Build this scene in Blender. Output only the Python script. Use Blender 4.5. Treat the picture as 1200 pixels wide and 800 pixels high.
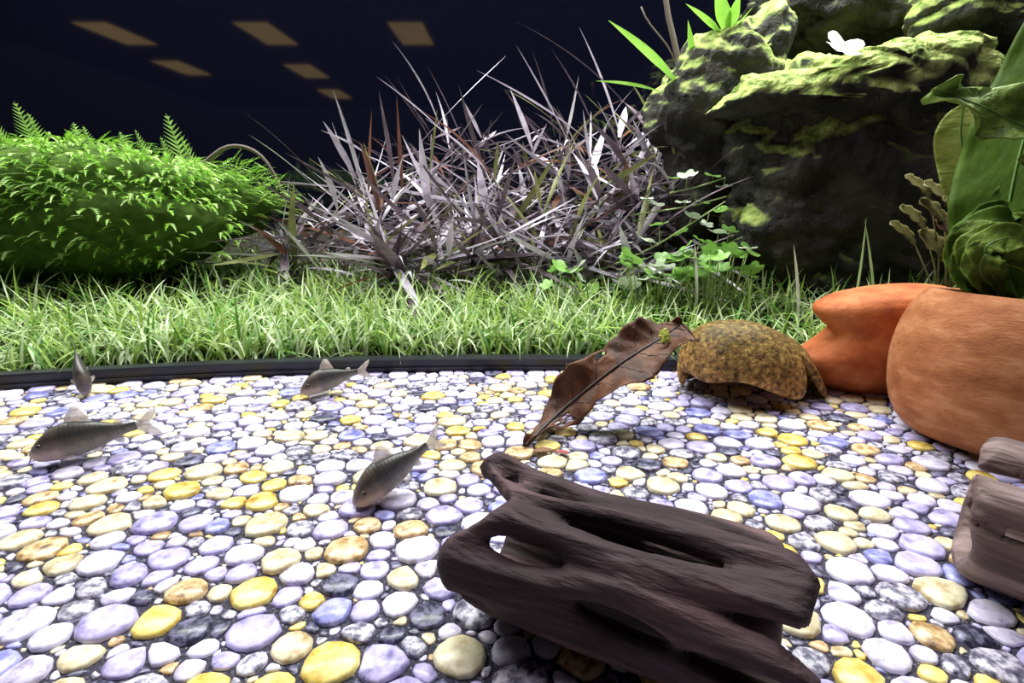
import bpy, bmesh, math, random
import numpy as np
from mathutils import Vector, Matrix, noise

for o in list(bpy.data.objects):
    bpy.data.objects.remove(o)
S = bpy.context.scene
COL = S.collection
R = math.radians

# ------------------------------------------------------------------ camera
CAMH, F, PITCH = 0.14, 550.0, R(17.2)
cd = bpy.data.cameras.new('camera')
cam = bpy.data.objects.new('camera', cd)
COL.objects.link(cam)
cam.location = (0, 0, CAMH)
cam.rotation_euler = (R(90) - PITCH, 0, 0)
cd.sensor_width = 36
cd.lens = F / 1200 * 36
cd.clip_start = 0.005
cd.clip_end = 100
S.camera = cam
CP, SP = math.cos(PITCH), math.sin(PITCH)

# ------------------------------------------------------------------ world, lights, exposure
w = bpy.data.worlds.new('world'); S.world = w; w.use_nodes = True
w.node_tree.nodes['Background'].inputs[0].default_value = (0.55, 0.6, 0.9, 1)
w.node_tree.nodes['Background'].inputs[1].default_value = 0.05
S.view_settings.view_transform = 'Standard'
S.view_settings.look = 'None'
S.view_settings.exposure = 0.0
S.view_settings.gamma = 1.0
S.view_settings.use_curve_mapping = False


def area(name, loc, sx, sy, power, col, rot=(0, 0, 0), spread=180):
    l = bpy.data.lights.new(name, 'AREA')
    l.shape = 'RECTANGLE'; l.size = sx; l.size_y = sy
    l.energy = power; l.color = col; l.spread = R(spread)
    o = bpy.data.objects.new(name, l); COL.objects.link(o)
    o.location = loc; o.rotation_euler = rot
    return o


# the two lamp bars that hang over the tanks, above the frame
area('tank_lamp_above_plants_offscreen', (-0.12, 0.60, 0.80), 1.8, 0.10, 30.0, (0.96, 1.0, 0.95))
area('tank_lamp_above_pebbles_offscreen', (0.0, 0.27, 0.90), 1.0, 0.16, 3.7, (0.95, 0.88, 1.0))


# ------------------------------------------------------------------ helpers
def ray(x, y):
    dx, dy = (x - 600) / F, (400 - y) / F
    return Vector((dx, CP + dy * SP, -SP + dy * CP))


def pz(x, y, z=0.0):                     # point on the level z
    d = ray(x, y); t = (z - CAMH) / d.z
    return Vector((0, 0, CAMH)) + d * t


def at(x, y, Y):                         # point at the depth Y
    d = ray(x, y)
    return Vector((0, 0, CAMH)) + d * (Y / d.y)


def topix(p):
    v = Vector(p) - Vector((0, 0, CAMH))
    fz = v.y * CP - v.z * SP
    return 600 + F * v.x / fz, 400 - F * (v.y * SP + v.z * CP) / fz


def mesh(name, V, Fc, mats=(), fm=None, smooth=True):
    m = bpy.data.meshes.new(name)
    m.from_pydata([tuple(v) for v in V], [], Fc)
    for a in mats:
        m.materials.append(a)
    if fm is not None:
        m.polygons.foreach_set('material_index', np.asarray(fm, dtype=np.int32))
    m.polygons.foreach_set('use_smooth', [smooth] * len(m.polygons))
    m.update()
    return m


def obj(name, me, parent=None, loc=None, rot=None, scale=None):
    o = bpy.data.objects.new(name, me); COL.objects.link(o)
    if parent is not None:
        o.parent = parent
    if loc is not None:
        o.location = loc
    if rot is not None:
        o.rotation_euler = rot
    if scale is not None:
        o.scale = scale
    return o


def tag(o, label, cat=None, group=None, kind=None):
    if label: o['label'] = label
    if cat: o['category'] = cat
    if group: o['group'] = group
    if kind: o['kind'] = kind
    return o


def empty(name, loc, label, cat, group=None):
    o = bpy.data.objects.new(name, None); COL.objects.link(o)
    o.location = loc; o.empty_display_size = 0.02
    return tag(o, label, cat, group)


def clean(me, dist=1e-5):
    bm = bmesh.new(); bm.from_mesh(me)
    bmesh.ops.remove_doubles(bm, verts=bm.verts, dist=dist)
    bmesh.ops.recalc_face_normals(bm, faces=bm.faces)
    bm.to_mesh(me); bm.free()
    me.polygons.foreach_set('use_smooth', [True] * len(me.polygons))
    me.update()
    return me


def sstep(a, b, x):
    t = np.clip((x - a) / (b - a), 0, 1)
    return t * t * (3 - 2 * t)


# ------------------------------------------------------------------ materials
def mat(name, stops, scale=60, rough=0.5, spec=0.5, bump=0.0, bscale=None, trans=0.0, stretch=(1, 1, 1),
        coord='Object', var=None, varamt=0.3, detail=4.0, trcol=None, alpha=1.0, coat=0.0, bdist=0.002):
    """noise through a ramp of (position, colour); var = 'object' or 'island' shifts the brightness of each piece"""
    m = bpy.data.materials.new(name); m.use_nodes = True
    nt = m.node_tree; N = nt.nodes; L = nt.links
    b = N['Principled BSDF']; out = N['Material Output']
    b.inputs['Roughness'].default_value = rough
    b.inputs['Specular IOR Level'].default_value = spec
    b.inputs['Coat Weight'].default_value = coat
    tc = N.new('ShaderNodeTexCoord'); mp = N.new('ShaderNodeMapping')
    mp.inputs['Scale'].default_value = stretch
    if coord == 'World':
        g = N.new('ShaderNodeNewGeometry'); L.new(g.outputs['Position'], mp.inputs['Vector'])
    else:
        L.new(tc.outputs[coord], mp.inputs['Vector'])
    nz = N.new('ShaderNodeTexNoise'); nz.inputs['Scale'].default_value = scale
    nz.inputs['Detail'].default_value = detail; nz.inputs['Roughness'].default_value = 0.62
    L.new(mp.outputs['Vector'], nz.inputs['Vector'])
    rp = N.new('ShaderNodeValToRGB'); cr = rp.color_ramp
    while len(cr.elements) < len(stops): cr.elements.new(0.5)
    for e, (p, c) in zip(cr.elements, stops):
        e.position = p; e.color = (*c, 1)
    L.new(nz.outputs['Fac'], rp.inputs['Fac'])
    col = rp.outputs['Color']
    if var:
        if var == 'object':
            iv = N.new('ShaderNodeObjectInfo').outputs['Random']
        else:
            iv = N.new('ShaderNodeNewGeometry').outputs['Random Per Island']
        mr = N.new('ShaderNodeMapRange')
        mr.inputs['To Min'].default_value = 1 - varamt; mr.inputs['To Max'].default_value = 1 + varamt
        L.new(iv, mr.inputs['Value'])
        hs = N.new('ShaderNodeHueSaturation')
        L.new(mr.outputs['Result'], hs.inputs['Value']); L.new(col, hs.inputs['Color'])
        col = hs.outputs['Color']
    L.new(col, b.inputs['Base Color'])
    if bump:
        bz = N.new('ShaderNodeTexNoise'); bz.inputs['Scale'].default_value = bscale or scale
        bz.inputs['Detail'].default_value = 6.0
        L.new(mp.outputs['Vector'], bz.inputs['Vector'])
        bp = N.new('ShaderNodeBump'); bp.inputs['Strength'].default_value = bump
        bp.inputs['Distance'].default_value = bdist
        L.new(bz.outputs['Fac'], bp.inputs['Height']); L.new(bp.outputs['Normal'], b.inputs['Normal'])
    last = b.outputs['BSDF']
    if trans:
        t = N.new('ShaderNodeBsdfTranslucent'); mx = N.new('ShaderNodeMixShader')
        mx.inputs['Fac'].default_value = trans
        if trcol: t.inputs['Color'].default_value = (*trcol, 1)
        else: L.new(col, t.inputs['Color'])
        L.new(last, mx.inputs[1]); L.new(t.outputs[0], mx.inputs[2]); last = mx.outputs[0]
    if alpha < 1:
        tr = N.new('ShaderNodeBsdfTransparent'); mx = N.new('ShaderNodeMixShader')
        mx.inputs['Fac'].default_value = alpha
        L.new(tr.outputs[0], mx.inputs[1]); L.new(last, mx.inputs[2]); last = mx.outputs[0]
    L.new(last, out.inputs['Surface'])
    return m


def plain(name, c, rough=0.5, spec=0.5):
    return mat(name, [(0.3, tuple(v * 0.9 for v in c)), (0.7, c)], 80, rough, spec)


M = {}
M['grout'] = mat('grout', [(0.35, (0.012, 0.012, 0.022)), (0.6, (0.06, 0.055, 0.08)), (0.72, (0.5, 0.47, 0.52))], 900, 0.8, 0.2, coord='World')
M['rim'] = plain('black_plastic', (0.008, 0.009, 0.016), 0.35, 0.4)
M['soil'] = mat('soil', [(0.3, (0.014, 0.012, 0.009)), (0.7, (0.045, 0.038, 0.028))], 120, 0.9, 0.1, 0.6)
m = plain('black_glass', (0.002, 0.0022, 0.006), 0.035, 0.5); M['back'] = m
M['ceil'] = plain('ceiling_paint', (0.25, 0.22, 0.17), 0.9, 0.1)

# ------------------------------------------------------------------ the setting
RIMY = lambda x: 0.366 - (0.27 if x < 0 else 0.10) * x * x


def strip_box(name, x0, x1, y0, y1, z0, z1, m, **k):
    V = [(x, y, z) for x in (x0, x1) for y in (y0, y1) for z in (z0, z1)]
    Fc = [(0, 1, 3, 2), (4, 6, 7, 5), (0, 4, 5, 1), (2, 3, 7, 6), (0, 2, 6, 4), (1, 5, 7, 3)]
    return obj(name, mesh(name, V, Fc, [m], smooth=False), **k)


floor = tag(strip_box('floor', -0.85, 0.75, -0.12, 0.50, -0.02, 0.0, M['grout']), 'tank floor laid with flat mixed pebbles', kind='structure')
tag(strip_box('wall_back', -2.2, 2.2, 0.98, 1.0, -0.02, 1.6, M['back']), 'glossy black glass behind the plants', kind='structure')

# rim: a stepped black plastic strip on a shallow bow
prof = [(0, 0), (0, 0.0052), (0.0007, 0.006), (0.0007, 0.0066), (0, 0.0074), (0, 0.0118), (0.001, 0.0128), (0.010, 0.0128), (0.011, 0.0118), (0.011, 0)]
V, Fc = [], []
xs = np.linspace(-0.8, 0.7, 90); n = len(prof)
for i, x in enumerate(xs):
    for a, b in prof:
        V.append((x, RIMY(x) + a, b - 0.0005 if b else -0.001))
    if i:
        for k in range(n - 1):
            q = (i - 1) * n + k
            Fc.append((q, q + 1, q + 1 + n, q + n))
Fc.append(tuple(range(n))); Fc.append(tuple((len(xs) - 1) * n + k for k in range(n - 1, -1, -1)))
tag(obj('trim_1', mesh('trim', V, Fc, [M['rim']], smooth=False)), 'black plastic bottom rim between pebbles and grass', kind='structure')


def soilz(x, y):
    return 0.006 + 0.11 * max(0, y - 0.37) + 0.004 * noise.noise((x * 9, y * 9, 3))


V, Fc = [], []
NX, NY = 60, 30
for j in range(NY):
    for i in range(NX):
        x = -1.3 + 2.4 * i / (NX - 1)
        y = RIMY(x) + 0.008 + (0.97 - RIMY(x) - 0.008) * j / (NY - 1)
        V.append((x, y, soilz(x, y)))
for j in range(NY - 1):
    for i in range(NX - 1):
        a = j * NX + i
        Fc.append((a, a + 1, a + 1 + NX, a + NX))
tag(obj('floor_substrate', mesh('substrate', V, Fc, [M['soil']])), 'dark planting soil behind the black rim', kind='structure')

# room ceiling with its warm panels, mirrored in the black glass behind the plants
tag(strip_box('ceiling', -9.5, 3, -15, 0.2, 2.945, 3.0, M['ceil']), 'dim room ceiling', kind='structure')
md = bpy.data.materials.new('panel_glow'); md.use_nodes = True
e = md.node_tree.nodes.new('ShaderNodeEmission'); e.inputs[0].default_value = (1.0, 0.66, 0.24, 1); e.inputs[1].default_value = 1.9
md.node_tree.links.new(e.outputs[0], md.node_tree.nodes['Material Output'].inputs[0])
M['frame'] = plain('panel_frame', (0.4, 0.38, 0.34))
for px, py in ((-1.80, 9.7), (-4.4, 9.7), (-7.1, 9.7), (-4.78, 12.35), (-7.5, 12.05), (-5.05, 14.9)):
    t = empty('ceiling_light', (px, 1.96 - py, 2.945), 'warm rectangular ceiling light panel mirrored in the black glass', 'ceiling light', 'ceiling panels mirrored in the glass')
    strip_box('frame', -0.33, 0.33, -0.63, 0.63, -0.02, 0.0, M['frame'], parent=t)
    strip_box('diffuser', -0.29, 0.29, -0.59, 0.59, -0.03, -0.018, md, parent=t)

# ------------------------------------------------------------------ pebbles
rng = np.random.default_rng(7)
X0, X1, Y0 = -0.62, 0.50, -0.02
AN = 1.18                                  # pebbles lie a little longer sideways
pts, rad = [], []
cell = 0.013; grid = {}


def near(x, y, k=2):
    gx, gy = int(x / cell), int(y / cell)
    for a in range(gx - k, gx + k + 1):
        for b in range(gy - k, gy + k + 1):
            yield from grid.get((a, b), ())


for lo, hi, tries in ((0.0070, 0.0092, 1700), (0.0056, 0.0072, 8000), (0.0040, 0.0054, 24000), (0.0026, 0.0036, 26000), (0.0013, 0.0021, 22000)):
    for _ in range(tries):
        x = rng.uniform(X0 / AN, X1 / AN); y = rng.uniform(Y0, 0.366)
        if y > RIMY(x * AN) - 0.004: continue
        r = rng.uniform(lo, hi)
        ok = True
        for j in near(x, y):
            dx, dy = pts[j][0] - x, pts[j][1] - y
            if dx * dx + dy * dy < (0.66 * (r + rad[j])) ** 2:
                ok = False; break
        if ok:
            grid.setdefault((int(x / cell), int(y / cell)), []).append(len(pts))
            pts.append((x, y)); rad.append(r)
ND = 12
peb = []
for i, (x, y) in enumerate(pts):
    r = rad[i]; a0 = rng.uniform(0, 6.28)
    nb = [j for j in near(x, y, 2) if j != i]
    q = np.array([pts[j] for j in nb]) - np.array([x, y]) if nb else np.zeros((0, 2))
    rr = np.array([rad[j] for j in nb])
    d2 = (q ** 2).sum(1)
    off = (d2 + r * r - rr * rr) / 2          # power-diagram half planes
    el = rng.uniform(0.1, 0.6); ea = rng.normal(0, 0.7); e3 = rng.uniform(0, 0.16); a3 = rng.uniform(0, 6.28)
    prof_r = []
    for k in range(ND):
        a = a0 + k * 2 * math.pi / ND
        c, s_ = math.cos(a), math.sin(a)
        lim = r * (1.85 + el * math.cos(2 * (a - ea)) + e3 * math.cos(3 * (a - a3)))
        if nb:
            dt = q @ np.array([c, s_])
            ok = dt > 1e-6
            if ok.any(): lim = min(lim, float((off[ok] / dt[ok]).min()))
        prof_r.append(max(lim - 0.00012, 0.0008))
    pr = np.array(prof_r)
    pr = pr * rng.uniform(0.84, 1.0, ND)
    pr = np.minimum(pr * 1.06, 0.14 * np.roll(pr, 1) + 0.72 * pr + 0.14 * np.roll(pr, -1))
    ang = a0 + np.arange(ND) * 2 * math.pi / ND
    peb.append((x * AN, y, np.cos(ang) * pr * AN, np.sin(ang) * pr, r))


def pebmat(name, a, b, dark, sc=170):
    return mat(name, [(0.30, dark), (0.44, a), (0.58, b), (0.72, tuple(min(1, v * 1.15) for v in b))], sc, 0.32, 0.5, 0.15, 400, coord='World', detail=5, bdist=0.0006)


PM = [pebmat('pebble_white', (0.62, 0.57, 0.75), (0.76, 0.72, 0.87), (0.28, 0.24, 0.38)),
      pebmat('pebble_lavender', (0.42, 0.37, 0.64), (0.58, 0.53, 0.80), (0.15, 0.13, 0.30)),
      pebmat('pebble_cream', (0.62, 0.52, 0.33), (0.78, 0.71, 0.50), (0.36, 0.24, 0.10)),
      pebmat('pebble_yellow', (0.68, 0.48, 0.10), (0.86, 0.72, 0.26), (0.40, 0.22, 0.04)),
      pebmat('pebble_ochre', (0.46, 0.28, 0.12), (0.76, 0.58, 0.34), (0.10, 0.06, 0.05), 240),
      pebmat('pebble_blue', (0.20, 0.20, 0.50), (0.42, 0.42, 0.74), (0.05, 0.05, 0.20)),
      pebmat('pebble_marbled', (0.16, 0.15, 0.22), (0.62, 0.59, 0.68), (0.02, 0.02, 0.04), 330),
      pebmat('pebble_dark', (0.030, 0.030, 0.060), (0.17, 0.16, 0.26), (0.006, 0.006, 0.015), 300)]
PW_big = [0.27, 0.20, 0.17, 0.09, 0.055, 0.045, 0.12, 0.05]
PW_small = [0.13, 0.14, 0.09, 0.06, 0.06, 0.07, 0.18, 0.27]


def pebgeo(p, ox, oy):
    x, y, cx, cy, r = p
    h = min(0.0021, 0.26 * r) * (0.8 + 0.4 * ((x * 7919 + y * 3571) % 1))
    V = []
    for s_, z in ((1.0, -0.0004), (0.985, 0.60 * h), (0.84, 0.93 * h)):
        for k in range(ND): V.append((ox + cx[k] * s_, oy + cy[k] * s_, z))
    V.append((ox, oy, h))
    Fc = []
    for g in range(2):
        for k in range(ND):
            a, b = g * ND + k, g * ND + (k + 1) % ND
            Fc.append((a, b, b + ND, a + ND))
    for k in range(ND):
        Fc.append((2 * ND + k, 2 * ND + (k + 1) % ND, 3 * ND))
    return V, Fc


def showing(p):
    x, y = topix((p[0], p[1], 0))
    if y > 0 and -10 < x < 1210 and 400 < y < 815 and p[1] > 0.06:
        d = math.sqrt(p[0] ** 2 + p[1] ** 2 + CAMH ** 2)
        return (p[2].max() - p[2].min()) * (p[3].max() - p[3].min()) / d ** 3
    return -1


order = sorted(range(len(peb)), key=lambda i: -showing(peb[i]))
V, Fc, fm = [], [], []
for rank, i in enumerate(order):
    p = peb[i]
    wts = PW_big if p[4] > 0.0042 else PW_small
    mi = int(rng.choice(len(PM), p=np.array(wts) / sum(wts)))
    if rank < 300:
        v, f = pebgeo(p, 0, 0)
        obj('pebble', mesh('pebble', v, f, [PM[mi]]), parent=floor, loc=(p[0], p[1], 0))
    else:
        v, f = pebgeo(p, p[0], p[1]); b = len(V)
        V += v; Fc += [tuple(a + b for a in q) for q in f]; fm += [mi] * len(f)
tag(obj('pebble_bed', mesh('pebble_bed', V, Fc, PM, fm), parent=floor), 'smaller and farther pebbles of the bed', kind='stuff')

# ------------------------------------------------------------------ blades and leaves
rnd = random.Random(11)


def ribbon(base, az, elev, length, width, curl, segs=5, fold=0.0, twist=0.0, blunt=0.25, wave=0.0, peak=0.35):
    """a curved tapering leaf: path climbs at elev and bends over by curl; returns verts and faces"""
    V, Fc = [], []
    p = Vector(base); e = elev
    rows = 3 if fold else 2
    for i in range(segs + 1):
        t = i / segs
        wd = width * 0.5 * (min(1, 0.35 + t / peak * 0.65) if t < peak else max(0.02, (1 - ((t - peak) / (1 - peak)) ** (2.2 if blunt > 0.5 else 1.5))))
        a = az + wave * math.sin(t * 7)
        d = Vector((math.cos(a) * math.cos(e), math.sin(a) * math.cos(e), math.sin(e)))
        side = Vector((-math.sin(a), math.cos(a), 0))
        nrm = side.cross(d) * -1
        tw = twist * t
        sd = side * math.cos(tw) + nrm * math.sin(tw)
        up = nrm * math.cos(tw) - side * math.sin(tw)
        V.append(p - sd * wd + up * wd * fold)
        if fold: V.append(p.copy())
        V.append(p + sd * wd + up * wd * fold)
        if i:
            b = (i - 1) * rows
            for k in range(rows - 1):
                Fc.append((b + k, b + k + 1, b + k + 1 + rows, b + k + rows))
        p = p + d * (length / segs)
        e -= curl / segs
    return V, Fc


class Acc:
    def __init__(s): s.V, s.F, s.m = [], [], []
    def add(s, vf, mi=0):
        b = len(s.V); s.V += vf[0]; s.F += [tuple(a + b for a in q) for q in vf[1]]; s.m += [mi] * len(vf[1])
    def build(s, name, mats, parent=None, **k):
        return obj(name, mesh(name, s.V, s.F, mats, s.m), parent=parent, **k)


def tube(path, r0, r1, n=6):
    V, Fc = [], []
    for i, p in enumerate(path):
        p = Vector(p)
        a = Vector(path[max(0, i - 1)]); b = Vector(path[min(len(path) - 1, i + 1)])
        d = (b - a).normalized()
        s_ = d.cross(Vector((0.13, 0.31, 0.94))).normalized(); u = s_.cross(d)
        r = r0 + (r1 - r0) * i / (len(path) - 1)
        for k in range(n):
            c = 2 * math.pi * k / n
            V.append(p + (s_ * math.cos(c) + u * math.sin(c)) * r)
        if i:
            for k in range(n):
                q = (i - 1) * n
                Fc.append((q + k, q + (k + 1) % n, q + n + (k + 1) % n, q + n + k))
    Fc.append(tuple(range(n - 1, -1, -1))); Fc.append(tuple((len(path) - 1) * n + k for k in range(n)))
    return V, Fc


# lawn of fine grass behind the rim
GM = [mat('grass_lime', [(0.3, (0.25, 0.40, 0.06)), (0.7, (0.42, 0.57, 0.15))], 60, 0.45, 0.4, trans=0.35, var='island', varamt=0.3),
      mat('grass_pale', [(0.3, (0.50, 0.64, 0.30)), (0.7, (0.66, 0.78, 0.48))], 60, 0.4, 0.5, trans=0.3, var='island', varamt=0.2),
      mat('grass_deep', [(0.3, (0.06, 0.20, 0.02)), (0.7, (0.14, 0.34, 0.05))], 60, 0.5, 0.4, trans=0.35, var='island', varamt=0.3)]
ac = Acc()
cnt = 0
while cnt < 10500:
    yy = 0.30 * rnd.random() ** 1.25
    x = rnd.uniform(-0.62, 0.50) * (0.98 + yy / 1.6)
    y0 = RIMY(max(-0.62, min(0.5, x)))
    y = y0 + 0.016 + yy * (0.68 - y0) / 0.30
    dens = 0.75 + 0.5 * noise.noise((x * 6, y * 6, 1))
    if rnd.random() > dens: continue
    front = y < y0 + 0.035
    ln = rnd.uniform(0.034, 0.064) * (1.0 + 0.35 * noise.noise((x * 8, y * 8, 5)))
    ac.add(ribbon((x, y, soilz(x, y) - 0.003), rnd.uniform(0.2, 2.94) if front else rnd.uniform(0, 6.283), R(rnd.uniform(38, 92)), ln,
                  rnd.uniform(0.0015, 0.0031), R(rnd.uniform(15, 165)), 6, twist=rnd.uniform(-.5, .5)),
           rnd.choices((0, 1, 2), (0.42, 0.42, 0.16))[0])
    cnt += 1
tag(ac.build('lawn_grass', GM), 'fine bright green lawn grass growing behind the black rim', 'grass', kind='stuff')

# ------------------------------------------------------------------ moss mound at the left
MM = [mat('moss_bright', [(0.3, (0.16, 0.38, 0.025)), (0.7, (0.36, 0.64, 0.08))], 50, 0.5, 0.4, trans=0.25, var='island', varamt=0.35),
      mat('moss_tip', [(0.3, (0.42, 0.68, 0.16)), (0.7, (0.64, 0.82, 0.34))], 50, 0.45, 0.5, trans=0.25, var='island', varamt=0.25),
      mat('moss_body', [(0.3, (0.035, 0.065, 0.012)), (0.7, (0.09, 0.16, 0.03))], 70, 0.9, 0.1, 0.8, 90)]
MC = Vector((-0.59, 0.60, 0.125)); MR = Vector((0.305, 0.13, 0.080))


def moundp(th, ph):
    d = Vector((math.cos(ph) * math.cos(th), math.cos(ph) * math.sin(th), math.sin(ph)))
    k = 1 + 0.20 * noise.noise(d * 2.3 + Vector((3, 1, 7))) + 0.08 * noise.noise(d * 6)
    # overhanging crown on a narrower foot
    zz = d.z * MR.z * (1.0 if d.z > 0 else 1.35)
    nar = 1.0 if d.z > -0.25 else 1.0 - 0.30 * (-d.z - 0.25) / 0.75
    return MC + Vector((d.x * MR.x * k * nar, d.y * MR.y * k * nar, zz * k)), d


def frond(base, d, ln, wd, droop, pairs=7):
    V, Fc = [], []
    d = d.normalized(); up = Vector((0, 0, 1))
    s_ = d.cross(up)
    s_ = s_.normalized() if s_.length > 1e-3 else Vector((1, 0, 0))
    p = Vector(base); step = ln / (pairs + 1)
    prev = None
    for i in range(pairs + 2):
        t = i / (pairs + 1)
        w_ = 0.0007 * (1 - 0.7 * t)
        V += [p - s_ * w_, p + s_ * w_]
        if i:
            b = len(V) - 4 - (prev or 0)
            Fc.append((b, b + 1, len(V) - 1, len(V) - 2))
        prev = 0
        if 0 < i <= pairs:
            pl = wd * (1 - t) ** 0.7
            for sg in (-1, 1):
                q = p + s_ * sg * pl + d * pl * 0.55 + up * pl * 0.15
                a = len(V); nn = d * step * 0.36
                V += [p - nn, p + nn, q]
                Fc.append((a, a + 1, a + 2)); prev += 3
        p = p + d * step
        d = (d - up * droop / pairs).normalized()
    return V, Fc


mound = empty('moss_mound', (MC.x, MC.y, soilz(MC.x, MC.y)), 'big overhanging mound of bright green feathery moss over a dark base', 'moss')
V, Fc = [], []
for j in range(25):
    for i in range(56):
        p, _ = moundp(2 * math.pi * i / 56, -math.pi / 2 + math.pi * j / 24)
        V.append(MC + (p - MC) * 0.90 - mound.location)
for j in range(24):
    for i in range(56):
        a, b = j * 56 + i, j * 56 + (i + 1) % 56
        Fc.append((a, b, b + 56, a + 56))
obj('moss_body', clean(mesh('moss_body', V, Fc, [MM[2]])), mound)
ac = Acc()
for k in range(6500):
    ph = math.asin(rnd.uniform(-0.6, 1)); th = rnd.uniform(0, 2 * math.pi)
    if math.sin(th) > 0.5 and rnd.random() < 0.7: continue
    if ph < 0.1 and rnd.random() < 0.62: continue
    p, d = moundp(th, ph)
    out = Vector((d.x * 0.7, d.y, 0.0)).normalized() if abs(d.x) + abs(d.y) > 0.05 else Vector((0, -1, 0))
    dr = (out + Vector((rnd.uniform(-.6, .6), rnd.uniform(-.6, .2), rnd.uniform(-0.15, 0.75) * (1.0 if ph > 0 else 0.4)))).normalized()
    ac.add(frond(MC + (p - MC) * rnd.uniform(0.88, 1.0) - mound.location, dr, rnd.uniform(0.011, 0.027), rnd.uniform(0.003, 0.0055), rnd.uniform(0.2, 1.0), 6),
           0 if rnd.random() < 0.68 else 1)
ac.build('moss_fronds', MM[:2], mound)['kind'] = 'stuff'
for px, py, ln in ((40, 168, 0.044), (52, 172, 0.036), (215, 190, 0.052), (205, 198, 0.036), (232, 203, 0.042), (97, 178, 0.032), (112, 180, 0.030), (176, 188, 0.034), (150, 182, 0.026), (10, 170, 0.036)):
    p = at(px, py, 0.59)
    obj('frond', mesh('frond', *frond(p - mound.location, Vector((rnd.uniform(-.15, .15), -0.25, 1)), ln, ln * 0.36, 0.1, 9), [MM[1]]), mound)

# ------------------------------------------------------------------ purple strap-leaved plants
LM = [mat('leaf_lavender', [(0.3, (0.40, 0.34, 0.42)), (0.7, (0.74, 0.68, 0.78))], 45, 0.38, 0.6, trans=0.12, var='object', varamt=0.4),
      mat('leaf_mauve', [(0.3, (0.055, 0.036, 0.045)), (0.7, (0.18, 0.13, 0.16))], 45, 0.4, 0.6, trans=0.12, var='object', varamt=0.4),
      mat('leaf_russet', [(0.3, (0.10, 0.035, 0.02)), (0.7, (0.20, 0.08, 0.05))], 45, 0.45, 0.5, trans=0.2, var='object', varamt=0.3),
      mat('leaf_olive', [(0.3, (0.12, 0.13, 0.04)), (0.7, (0.28, 0.30, 0.10))], 45, 0.45, 0.5, trans=0.2, var='object', varamt=0.3)]
M['stem'] = plain('purple_stem', (0.07, 0.045, 0.05), 0.6)
leafmesh = {}
for mi in range(4):
    leafmesh[mi] = []
    for k in range(8):
        v, f = ribbon((0, 0, 0), 0, R(rnd.uniform(-5, 35)), 0.1, rnd.choice((0.006, 0.0075, 0.009, 0.011, 0.012)), R(rnd.uniform(-10, 45)), 7, fold=rnd.uniform(0.15, 0.35), twist=rnd.uniform(-.7, .7), wave=rnd.uniform(-.06, .06))
        leafmesh[mi].append(mesh('strap_leaf', v, f, [LM[mi]]))
GRP = 'purple strap-leaved plants'
spots = [(350, 300, .60, .06), (395, 305, .63, .08), (440, 300, .60, .10), (470, 290, .70, .15), (500, 300, .64, .13), (545, 300, .58, .08), (540, 290, .74, .17),
         (590, 300, .64, .13), (610, 290, .74, .17), (640, 300, .60, .10), (660, 290, .70, .17), (695, 300, .62, .12), (710, 290, .72, .18), (745, 295, .66, .14), (765, 290, .72, .16),
         (360, 300, .70, .07), (460, 300, .58, .06), (515, 310, .57, .06), (590, 310, .56, .06), (660, 310, .57, .07), (700, 305, .56, .06), (745, 305, .60, .11), (775, 300, .64, .15), (520, 290, .78, .18), (650, 290, .78, .19), (575, 290, .80, .18), (720, 290, .78, .19), (430, 290, .76, .12), (760, 290, .78, .19), (575, 290, .68, .15), (680, 300, .66, .16), (425, 300, .68, .10), (620, 310, .56, .05), (480, 310, .56, .05), (725, 310, .57, .07)]
for k, (px, py, Y, hh) in enumerate(spots):
    b = at(px, py, Y); b.z = soilz(b.x, b.y) - 0.002
    t = empty('strap_leaf_plant', b, 'tall stem plant with narrow lavender-grey strap leaves in the purple thicket behind the lawn' if hh > 0.105 else
              'low lavender-grey strap-leaved plant along the lawn edge of the purple thicket', 'plant', GRP if hh > 0.105 else 'low strap-leaved plants at the lawn edge')
    lean = Vector((rnd.uniform(-.02, .02), rnd.uniform(-.02, .01), hh))
    path = [lean * (i / 5) + Vector((0.004 * math.sin(i * 1.7 + k), 0, 0)) for i in range(6)]
    obj('stem', mesh('stem', *tube(path, 0.0022, 0.0012), [M['stem']]), t)
    nl = 36
    for i in range(nl):
        u = 0.12 + 0.88 * (i + rnd.random()) / nl
        mi = rnd.choices((0, 1, 2, 3), (0.42, 0.42, 0.08, 0.08))[0]
        az = rnd.uniform(0, 6.283)
        tilt = R(rnd.uniform(-30, 45))
        if u > 0.9: tilt = R(rnd.uniform(-60, 10))
        sc = rnd.uniform(0.5, 1.45) * (0.8 + 0.3 * math.sin(u * 3.1))
        obj('leaf', rnd.choice(leafmesh[mi]), t, lean * u, (0, tilt, az), (sc, sc ** 0.5 * rnd.uniform(0.55, 1.1), sc))

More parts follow.
